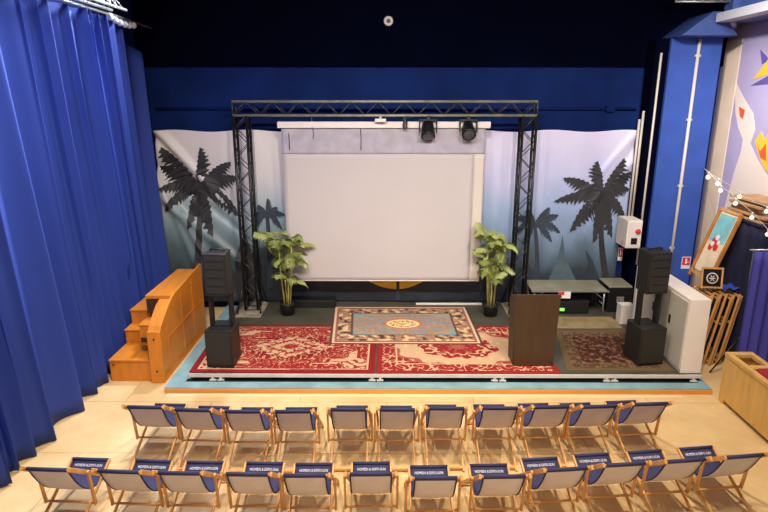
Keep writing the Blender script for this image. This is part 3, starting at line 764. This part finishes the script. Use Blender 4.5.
b.box((-.002, .3, .62), (.006, 2.08, .64)); b.build('panel_batten', 'orange_wood', t)
b = MB()
for x, y, z in ((-.1, -.012, .2), (-.1, -.012, .72), (-.78, .043, .28)): b.lathe([(.016, 0), (.014, .006)], (x, y, z), 10, axis=(0, -1, 0))
b.build('bolt', 'dark_hole', t)

# ------------------------------------------------------------------ wooden crate bench
t = thing('wooden_crate', 'long pale wooden crate with open top in the right foreground', 'crate', (4.77, 7.58, 0))
b = MB()
for k in range(7): b.box((0, -.32 * (k + 1) + .003, .06), (.02, -.32 * k, .70), bevel=.003)
b.build('long_side', 'crate_wood', t)
b = MB()
for k in range(7): b.box((.34, -.32 * (k + 1) + .003, .06), (.36, -.32 * k, .70), bevel=.003)
b.build('long_side', 'crate_wood', t)
for y in (0, -2.22): MB().box((.02, y - .02, .06), (.34, y, .70), bevel=.003).build('end_panel', 'crate_wood', t)
b = MB(); b.box((-.012, -2.25, .70), (.06, .012, .755), bevel=.005); b.box((.30, -2.25, .70), (.372, .012, .755), bevel=.005)
b.box((.06, -.09, .70), (.30, .012, .755), bevel=.005); b.box((.06, -.52, .70), (.30, -.42, .755), bevel=.005); b.box((.06, -2.25, .70), (.30, -2.17, .755), bevel=.005); b.build('top_rim', 'crate_wood', t)
MB().box((.02, -2.22, .42), (.34, -.02, .45)).build('inner_floor', 'crate_wood', t)
MB().box((-.005, -.1, .0), (.06, 0.003, .7), bevel=.004).build('corner_post', 'crate_wood', t)
for y in (-.3, -1.2, -2.1): MB().box((.05, y - .05, 0), (.31, y + .05, .06)).build('foot', 'wood_dark', t)
b = MB().box((4.835, 5.5, .455), (5.065, 7.04, .79), bevel=.05); tag(b.build('red_cushion', 'red_cushion'), 'dark red cushion lying inside the open wooden crate', 'cushion')

# ------------------------------------------------------------------ deck chairs
GRP = ['deck chairs in the nearer row', 'deck chairs in the row by the stage']
def sling_pt(s):   # s 0 at the top bar, 1 at the front bar
    P = [Vector((-.665, .788)), Vector((-.45, .27)), Vector((-.24, .20)), Vector((.035, .412))]
    a = 1 - s
    return P[0] * a ** 3 + P[1] * 3 * a * a * s + P[2] * 3 * a * s * s + P[3] * s ** 3
LETTER = None
def deck_chair():
    global LETTER
    t = thing('deck_chair', 'x', 'deck chair')
    for s in (-1, 1):
        MB().bar((s * .235, -.70, .800), (s * .235, .27, .012), .024, .045, bevel=.004).build('back_rail', 'wood', t)
        MB().bar((s * .208, .035, .410), (s * .208, -.77, .012), .022, .034, bevel=.004).build('seat_rail', 'wood', t)
        MB().bar((s * .262, -.455, .615), (s * .262, -.40, .185), .022, .038, bevel=.004).build('prop_arm', 'wood', t)
    MB().rod((-.24, -.665, .773), (.24, -.665, .773), .0145, 10).build('top_bar', 'wood', t)
    MB().rod((-.215, .03, .408), (.215, .03, .408), .0145, 10).build('front_bar', 'wood', t)
    MB().bar((-.24, .24, .04), (.24, .24, .04), .03, .022, side=(0, 1, 0), bevel=.003).build('foot_bar', 'wood', t)
    MB().bar((-.21, -.73, .035), (.21, -.73, .035), .03, .022, side=(0, 1, 0), bevel=.003).build('foot_bar', 'wood', t)
    MB().rod((-.265, -.40, .205), (.265, -.40, .205), .013, 8).build('prop_bar', 'wood', t)
    b = MB(); hw = .2; n = 26; A = []; B = []
    for k in range(n + 1):
        s = k / n; p = sling_pt(s); q = sling_pt(min(1, s + .01)) - sling_pt(max(0, s - .01)); q.normalize(); nn = Vector((-q.y, q.x))
        sag = .012 * math.sin(PI * s)
        ra, rb = [], []
        for j in range(7):
            x = -hw + 2 * hw * j / 6; dz = -sag * (1 - (x / hw) ** 2)
            ra.append(b.bm.verts.new((x, p.x + nn.x * (.002 + dz), p.y + nn.y * (.002 + dz)))); rb.append(b.bm.verts.new((x, p.x + nn.x * (dz - .002), p.y + nn.y * (dz - .002))))
        A.append(ra); B.append(rb)
    for k in range(n):
        for j in range(6):
            f = b.bm.faces.new([A[k][j], A[k][j + 1], A[k + 1][j + 1], A[k + 1][j]]); f.material_index = 0; f.smooth = True
            edge = (k < 1)
            f = b.bm.faces.new([B[k][j], B[k + 1][j], B[k + 1][j + 1], B[k][j + 1]]); f.material_index = 0 if edge else 1; f.smooth = True
        for j in (0, 6):
            f = b.bm.faces.new([A[k][j], A[k + 1][j], B[k + 1][j], B[k][j]]); f.material_index = 0
    # hems wrapped round the two bars
    for (cy, cz) in ((-.665, .773), (.03, .408)): b.rod((-hw, cy, cz), (hw, cy, cz), .0185, 10, 0)
    # narrow navy side hems on the pale underside
    for j, x in ((0, -hw), (1, hw)):
        va = []
        for k in range(n + 1):
            s = k / n; p = sling_pt(s); q = sling_pt(min(1, s + .01)) - sling_pt(max(0, s - .01)); q.normalize(); nn = Vector((-q.y, q.x))
            sg = 1 if j else -1
            va.append([b.bm.verts.new((x + e, p.x + nn.x * o_, p.y + nn.y * o_)) for e, o_ in ((sg * .003, .003), (sg * .003, -.005), (-sg * .012, -.005))])
        for k in range(n):
            for i in range(2):
                f = b.bm.faces.new([va[k][i], va[k][i + 1], va[k + 1][i + 1], va[k + 1][i]]); f.material_index = 0
    sl = b.build('sling', ['sling_navy', 'sling_back'], t)
    if LETTER is None:
        LETTER = text_mesh('HOMEIN & EXPO-SUN', .042); LETTER.materials.append(M['letter_white'])
    p = sling_pt(.925); q = (sling_pt(.95) - sling_pt(.90)).normalized(); ang = math.atan2(q.y, q.x)
    l = bpy.data.objects.new('lettering', LETTER); C.objects.link(l); l.parent = sl
    nn = Vector((-q.y, q.x)) * .005
    l.location = (0, p.x + nn.x, p.y + nn.y); l.rotation_euler = (ang, 0, 0)
    w_ = max(v.co.x for v in LETTER.vertices) - min(v.co.x for v in LETTER.vertices)
    l.scale = (.30 / w_, 1, 1); l['label'] = 'white lettering'
    return t
proto = deck_chair()
ORD = ['leftmost', 'second from the left', 'third from the left', 'fourth from the left', 'fifth from the left', 'sixth from the left']
def ordinal(i, n): return ORD[i] if i < (n + 1) // 2 else (ORD[n - 1 - i].replace('left', 'right') if n - 1 - i else 'rightmost')
near = [(-3.25, 4.83, -2.7), (-2.55, 4.80, -2.5), (-1.965, 4.78, -.8), (-1.318, 4.765, -.8), (-.772, 4.75, .5), (-.15, 4.775, 1.2), (.46, 4.715, 1.2), (1.105, 4.745, 1.6), (1.725, 4.86, 5.4), (2.315, 4.94, 5.4), (2.935, 5.005, 6.4), (3.55, 5.08, 7.2)]
far = [(-2.785, 6.0, -1.4), (-2.215, 5.94, -2), (-1.635, 5.91, 0), (-1.065, 5.915, 1), (-.44, 5.96, 0), (.12, 5.96, 0), (.685, 5.99, 0), (1.30, 6.0, 0), (1.90, 6.03, 2.5), (2.458, 6.045, 3.8), (3.07, 6.105, 4)]
first = True
for row, (lst, where) in enumerate(((near, 'in the row nearest the camera'), (far, 'in the row by the stage'))):
    for i, (x, y, a) in enumerate(lst):
        c = proto if first else copy_tree(proto); first = False
        a = R(a); f = .665   # the top bar sits .665 behind the origin
        c.location = (x - f * math.sin(a), y + f * math.cos(a), 0); c.rotation_euler = (0, 0, a)
        c['label'] = 'navy and pale grey deck chair, %s %s' % (ordinal(i, len(lst)), where); c['group'] = GRP[row]

# ------------------------------------------------------------------ right corner: booth, folded chairs, poster, drapes
t = thing('draped_booth', 'tall counter wrapped in dark navy cloth against the right wall', 'booth', (5.66, 8.62, 0))
def booth_fn(u, v):
    # drape round the left and front faces
    per = u * (1.05 + .55); z = .02 + 2.3 * v
    fold = .015 * math.sin(per * 26 + v * 2) * (1 - .6 * v)
    return (fold, 1.05 - per, z) if per < 1.05 else (per - 1.05, fold, z)
MB().box((.03, .03, 0), (.55, 1.03, 2.28)).build('frame', 'dark_wall', t)
MB().sheet(110, 10, booth_fn, (.012, .012, 0)).build('cloth', 'navy_cloth', t)
MB().box((-.02, -.02, 2.3), (.565, 1.06, 2.35), bevel=.012).build('top', 'navy_cloth', t)
zz = 2.352; r = random.Random(4); k = 0
for k in range(9):
    th = r.uniform(.025, .045); x0 = 5.64 + r.uniform(0, .12); y0 = 8.62 + r.uniform(0, .15); x1 = 6.18 - r.uniform(0, .03); y1 = 9.68 - r.uniform(0, .2)
    o = MB().box((x0, y0, 0), (x1, y1, th), bevel=.004).build('cardboard_sheet', 'cardboard'); o.location.z = zz; zz += th + .001
    pos = ['bottom', 'second', 'third', 'fourth', 'fifth', 'sixth', 'seventh', 'eighth', 'topmost'][k]
    tag(o, 'brown cardboard sheet, %s from below in the pile on navy booth' % pos if 0 < k < 8 else 'brown cardboard sheet, %s of the pile on the navy booth' % pos, 'cardboard', 'cardboard sheets piled on the booth')

def folded_chair(label, base, top, w, sl_m='navy_cloth'):
    """base/top: points of the near rail in x, z; w: width along y"""
    (x0, z0), (x1, z1), y0 = base, top, 0
    t = thing('folded_deck_chair', label, 'deck chair', (0, 0, 0), 0, 'folded deck chairs leaning on the booth')
    d = Vector((x1 - x0, 0, z1 - z0)).normalized(); nrm = Vector((-d.z, 0, d.x))
    return t, d, nrm
names = ['nearest the white cabinet'] + [q + ' from the white cabinet' for q in ('second', 'third', 'fourth', 'fifth')] + [q + ' from the navy booth' for q in ('fourth', 'third', 'second')] + ['nearest the navy booth']
for k in range(9):
    x0 = 4.86 + .072 * k; x1 = 5.09 + .066 * k; h = 1.2 + .025 * math.sin(k * 2.1); yn = 8.70 + .018 * ((k * 3) % 5)
    t = thing('folded_deck_chair', 'folded wooden deck chair leaning to the right, %s' % names[k], 'deck chair', (x0, yn, 0), 0, 'folded deck chairs leaning on the booth')
    dx = x1 - x0
    for y in (0, .5): MB().bar((0, y, .012), (dx, y, h), .032, .028, side=(0, 1, 0), bevel=.004).build('back_rail', 'wood', t)
    for y in (.05, .45): MB().bar((.03, y, .012), (dx + .028, y, h - .12), .026, .022, side=(0, 1, 0), bevel=.004).build('seat_rail', 'wood_dark', t)
    for s in (.05, .6, .97): MB().bar((dx * s, 0, h * s), (dx * s, .5, h * s), .02, .03, side=(1, 0, 0)).build('crossbar', 'wood', t)
    if k in (1, 4): MB().hexa([Vector(p) for p in ((.012 + dx * .3, .06, h * .3), (.018 + dx * .3, .06, h * .3), (.018 + dx * .3, .44, h * .3), (.012 + dx * .3, .44, h * .3), (dx * .95 + .012, .06, h * .95), (dx * .95 + .018, .06, h * .95), (dx * .95 + .018, .44, h * .95), (dx * .95 + .012, .44, h * .95))]).build('sling', 'navy_cloth', t)
# small chair with a dark round emblem, leaning in front of the stack
t = thing('emblem_panel', 'small dark framed panel with round pale emblem on top of folded chairs', 'panel', (5.2, 8.92, 1.25), R(-8))
for x in (-.15, .15): MB().bar((x, 0, .0), (x, .05, .34), .028, .028, bevel=.004).build('frame_rail', 'wood', t)
for z in (.02, .325): MB().bar((-.15, z * .147, z), (.15, z * .147, z), .026, .026, side=(0, 1, 0)).build('frame_rail', 'wood', t)
MB().hexa([Vector(p) for p in ((-.14, .0, .03), (.14, .0, .03), (.14, .01, .03), (-.14, .01, .03), (-.14, .043, .32), (.14, .043, .32), (.14, .053, .32), (-.14, .053, .32))]).build('cloth', 'black', t)
ec = Vector((0, .016, .17)); ax_ = (0, -1, .147)
MB().lathe([(.09, 0), (.09, .006)], ec, 28, axis=ax_).build('emblem', 'conduit', t)
MB().lathe([(.07, 0), (.07, .009)], ec, 28, axis=ax_).build('emblem_core', 'black', t)
g = MB()
for a in range(6): g.bar(ec + Vector((0, -.01, 0)), ec + Vector((.05 * math.cos(a * PI / 3), -.01 + .0074 * math.sin(a * PI / 3), .05 * math.sin(a * PI / 3))), .016, .004, side=(0, 0, 1))
g.build('emblem_rosette', 'conduit', t)
b = MB().sheet(14, 10, lambda u, v: (5.36 + .26 * u, 8.80 + .24 * v, 1.295 + .03 * math.sin(u * 9) * math.sin(v * 7 + 1) - .05 * (abs(u - .5) * 2) ** 3), (0, 0, -.012))
tag(b.build('blue_cloth', 'curtain'), 'crumpled blue cloth lying on top of folded deck chairs', 'cloth')

# tall poster chair standing behind the folded stack
t = thing('poster_deck_chair', 'tall wooden deck chair with beach picture sling, above the folded chairs', 'deck chair', (0, 0, 0))
a0, a1, b0, b1 = Vector((5.22, 9.66, 1.26)), Vector((5.6, 9.66, 2.42)), Vector((5.22, 9.08, 1.26)), Vector((5.6, 9.08, 2.42))
for p, q in ((a0, a1), (b0, b1)): MB().bar(p, q, .05, .05, side=(0, 1, 0), bevel=.005).build('rail', 'wood_dark', t)
MB().bar(b0 + Vector((.05, .07, .0)), b1 + Vector((-.02, .07, -.25)), .04, .035, side=(0, 1, 0), bevel=.004).build('rear_rail', 'wood_dark', t)
def pp(u, v, o=0): return (a0 * (1 - v) + a1 * v) * (1 - u) + (b0 * (1 - v) + b1 * v) * u + Vector((-.95, 0, .31)) * o
for v in (.99, .07): MB().bar(pp(0, v), pp(1, v), .05, .035, side=(.31, 0, .95)).build('crossbar', 'wood', t)
def patch(u0, u1, v0, v1, o, m, name, parent):
    return MB().hexa([pp(u0, v0, o + .004), pp(u1, v0, o + .004), pp(u1, v0, o), pp(u0, v0, o), pp(u0, v1, o + .004), pp(u1, v1, o + .004), pp(u1, v1, o), pp(u0, v1, o)]).build(name, m, parent)
s = patch(.09, .91, .12, .96, .0, 'poster_cream', 'sling', t)
patch(.12, .88, .56, .94, .006, 'poster_teal', 'picture_sky', s)
mb = MB()
for cx, cv, rr_ in ((.45, .56, .075), (.6, .49, .06), (.36, .47, .055)):
    mb.lathe([(rr_, 0), (rr_, .004)], pp(cx, cv, .012), 18, axis=(-.95, 0, .31))
mb.build('picture_figure', 'red', s)
mb = MB()
for cx, cv, rr_ in ((.52, .62, .05), (.42, .52, .045), (.66, .56, .04)):
    mb.lathe([(rr_, 0), (rr_, .004)], pp(cx, cv, .018), 16, axis=(-.95, 0, .31))
mb.build('picture_figure', 'paper_white', s)

# purple drape on a stand by the crate
t = thing('purple_drape', 'purple blue drape hanging from a rail behind the wooden crate', 'curtain', (5.36, 8.28, 0))
MB().sheet(90, 12, lambda u, v: (.02 + .82 * u, .03 * math.sin(u * 34 + .6 * math.sin(u * 9)) * (1.15 - v * .6), .03 + 2.0 * v), (0, .01, 0)).build('cloth', 'purple_cloth', t)
MB().rod((-.04, .02, 2.05), (.84, .02, 2.05), .014, 8).build('rail', 'steel', t)
t = thing('tripod_stand', 'black tripod stand holding the left end of purple drape', 'stand', (5.47, 8.44, 0))
MB().rod((0, 0, .2), (0, 0, 2.03), .016, 10).build('pole', 'black', t)
for a in (178, 233, 20): MB().rod((0, 0, .6), (.36 * math.cos(R(a)), .36 * math.sin(R(a)), .012), .012, 8).build('leg', 'black', t)
MB().lathe([(.028, .5), (.03, .52), (.03, .6), (.02, .62)], n=14).build('collar', 'black', t)
MB().rod((0, 0, 2.0), (0, -.14, 2.05), .012, 8).build('rail_hook', 'steel', t)

# string lights
t = thing('string_lights', 'string of warm glowing bulbs sagging in front of the mural', 'string lights', (0, 0, 0))
sc = lambda x, z: Vector((x * .909, 8.45, 4.2 - (4.2 - z) * .909))
wa = [Vector((5.85, 10.88, 2.96)), sc(5.1, 3.06), sc(5.27, 2.96), sc(5.65, 2.75), sc(5.9, 2.58), sc(6.12, 2.51), Vector((6.21, 8.4, 2.62))]
wb = [sc(5.1, 3.06), sc(5.33, 2.85), sc(5.6, 2.64), sc(5.9, 2.41), sc(6.2, 2.13), Vector((6.21, 8.3, 2.1))]
MB().tube(wa, .005, 6).build('wire', 'white_plastic', t); MB().tube(wb, .005, 6).build('wire', 'white_plastic', t)
pts = [None, wa[1], wa[2], wa[3], wa[5], wb[1], wb[2], wb[3], wb[4]]
for p in pts[1:9]:
    b = MB(); b.lathe([(.012, -.04), (.016, 0), (.012, .01)], p, 10); b.build('socket', 'white_plastic', t)
    b = MB(); bmesh.ops.create_uvsphere(b.bm, u_segments=14, v_segments=10, radius=.031, matrix=Matrix.Translation(p - Vector((0, 0, .07)))); b.build('bulb', 'bulb', t)

# ------------------------------------------------------------------ light
def area(name, loc, target, sx, sy, power, col, spread=180):
    l = bpy.data.lights.new(name, 'AREA'); l.shape = 'RECTANGLE'; l.size = sx; l.size_y = sy; l.energy = power; l.color = col; l.spread = R(spread)
    o = bpy.data.objects.new(name, l); C.objects.link(o); o.location = loc
    o.rotation_euler = (Vector(target) - Vector(loc)).to_track_quat('-Z', 'Y').to_euler(); return o
for x, y, p in ((-1.9, 5.3, 112), (.5, 5.6, 112), (2.9, 5.3, 112), (-.8, 3.2, 62), (1.9, 3.2, 62)):
    area('ceiling_lamp', (x, y, 6.4), (x, y + .3, 0), .12, .12, p, (1, .87, .68), 112)
for x in (-1.9, 0.3, 2.6):
    area('stage_lamp', (x, 4.4, 6.3), (x * .8, 11.2, 1.4), .5, .3, 92, (1, .92, .84), 90)
area('rear_fill', (0.5, -1.5, 5.6), (.8, 6, .3), 4.0, .8, 80, (1, .9, .82), 110)  # unseen fill added behind the camera to lighten the chair backs
area('curtain_lamp', (-2.5, 10.3, 6.4), (-4.4, 6.6, 3.4), .4, .3, 210, (.84, .89, 1), 95)
area('curtain_lamp', (-2.2, 7.6, 6.4), (-4.4, 4.4, 2.6), .4, .3, 85, (.86, .9, 1), 90)
area('curtain_lamp', (-3.3, 7.8, 6.6), (-4.4, 7.2, 4.6), 3.0, .1, 75, (.86, .9, 1), 120)
area('mural_fill', (2.8, 7.2, 6.3), (6.2, 9.9, 3.9), .4, .3, 62, (1, .93, .88), 62)  # fill added only to brighten the mural wall
area('column_lamp', (4.0, 6.5, 6.3), (5.7, 10.9, 2.0), .6, .3, 70, (1, .92, .86), 100)
W = bpy.data.worlds.new('World'); S.world = W; W.use_nodes = True
W.node_tree.nodes['Background'].inputs[0].default_value = (.55, .6, .8, 1); W.node_tree.nodes['Background'].inputs[1].default_value = .05

# ------------------------------------------------------------------ camera
cd = bpy.data.cameras.new('camera'); cam = bpy.data.objects.new('camera', cd); C.objects.link(cam)
cd.sensor_width = 36; cd.lens = 583 / 768 * 36; cd.clip_start = .05
cam.location = (0, 0, 4.2)
cam.rotation_euler = (PI / 2 - math.atan(158 / 583), 0, math.atan(3 / 583) / math.cos(math.atan(158 / 583)))
S.camera = cam
S.view_settings.view_transform = 'Standard'; S.view_settings.look = 'None'; S.view_settings.gamma = 1; S.view_settings.use_curve_mapping = False
S.view_settings.exposure = -0.35
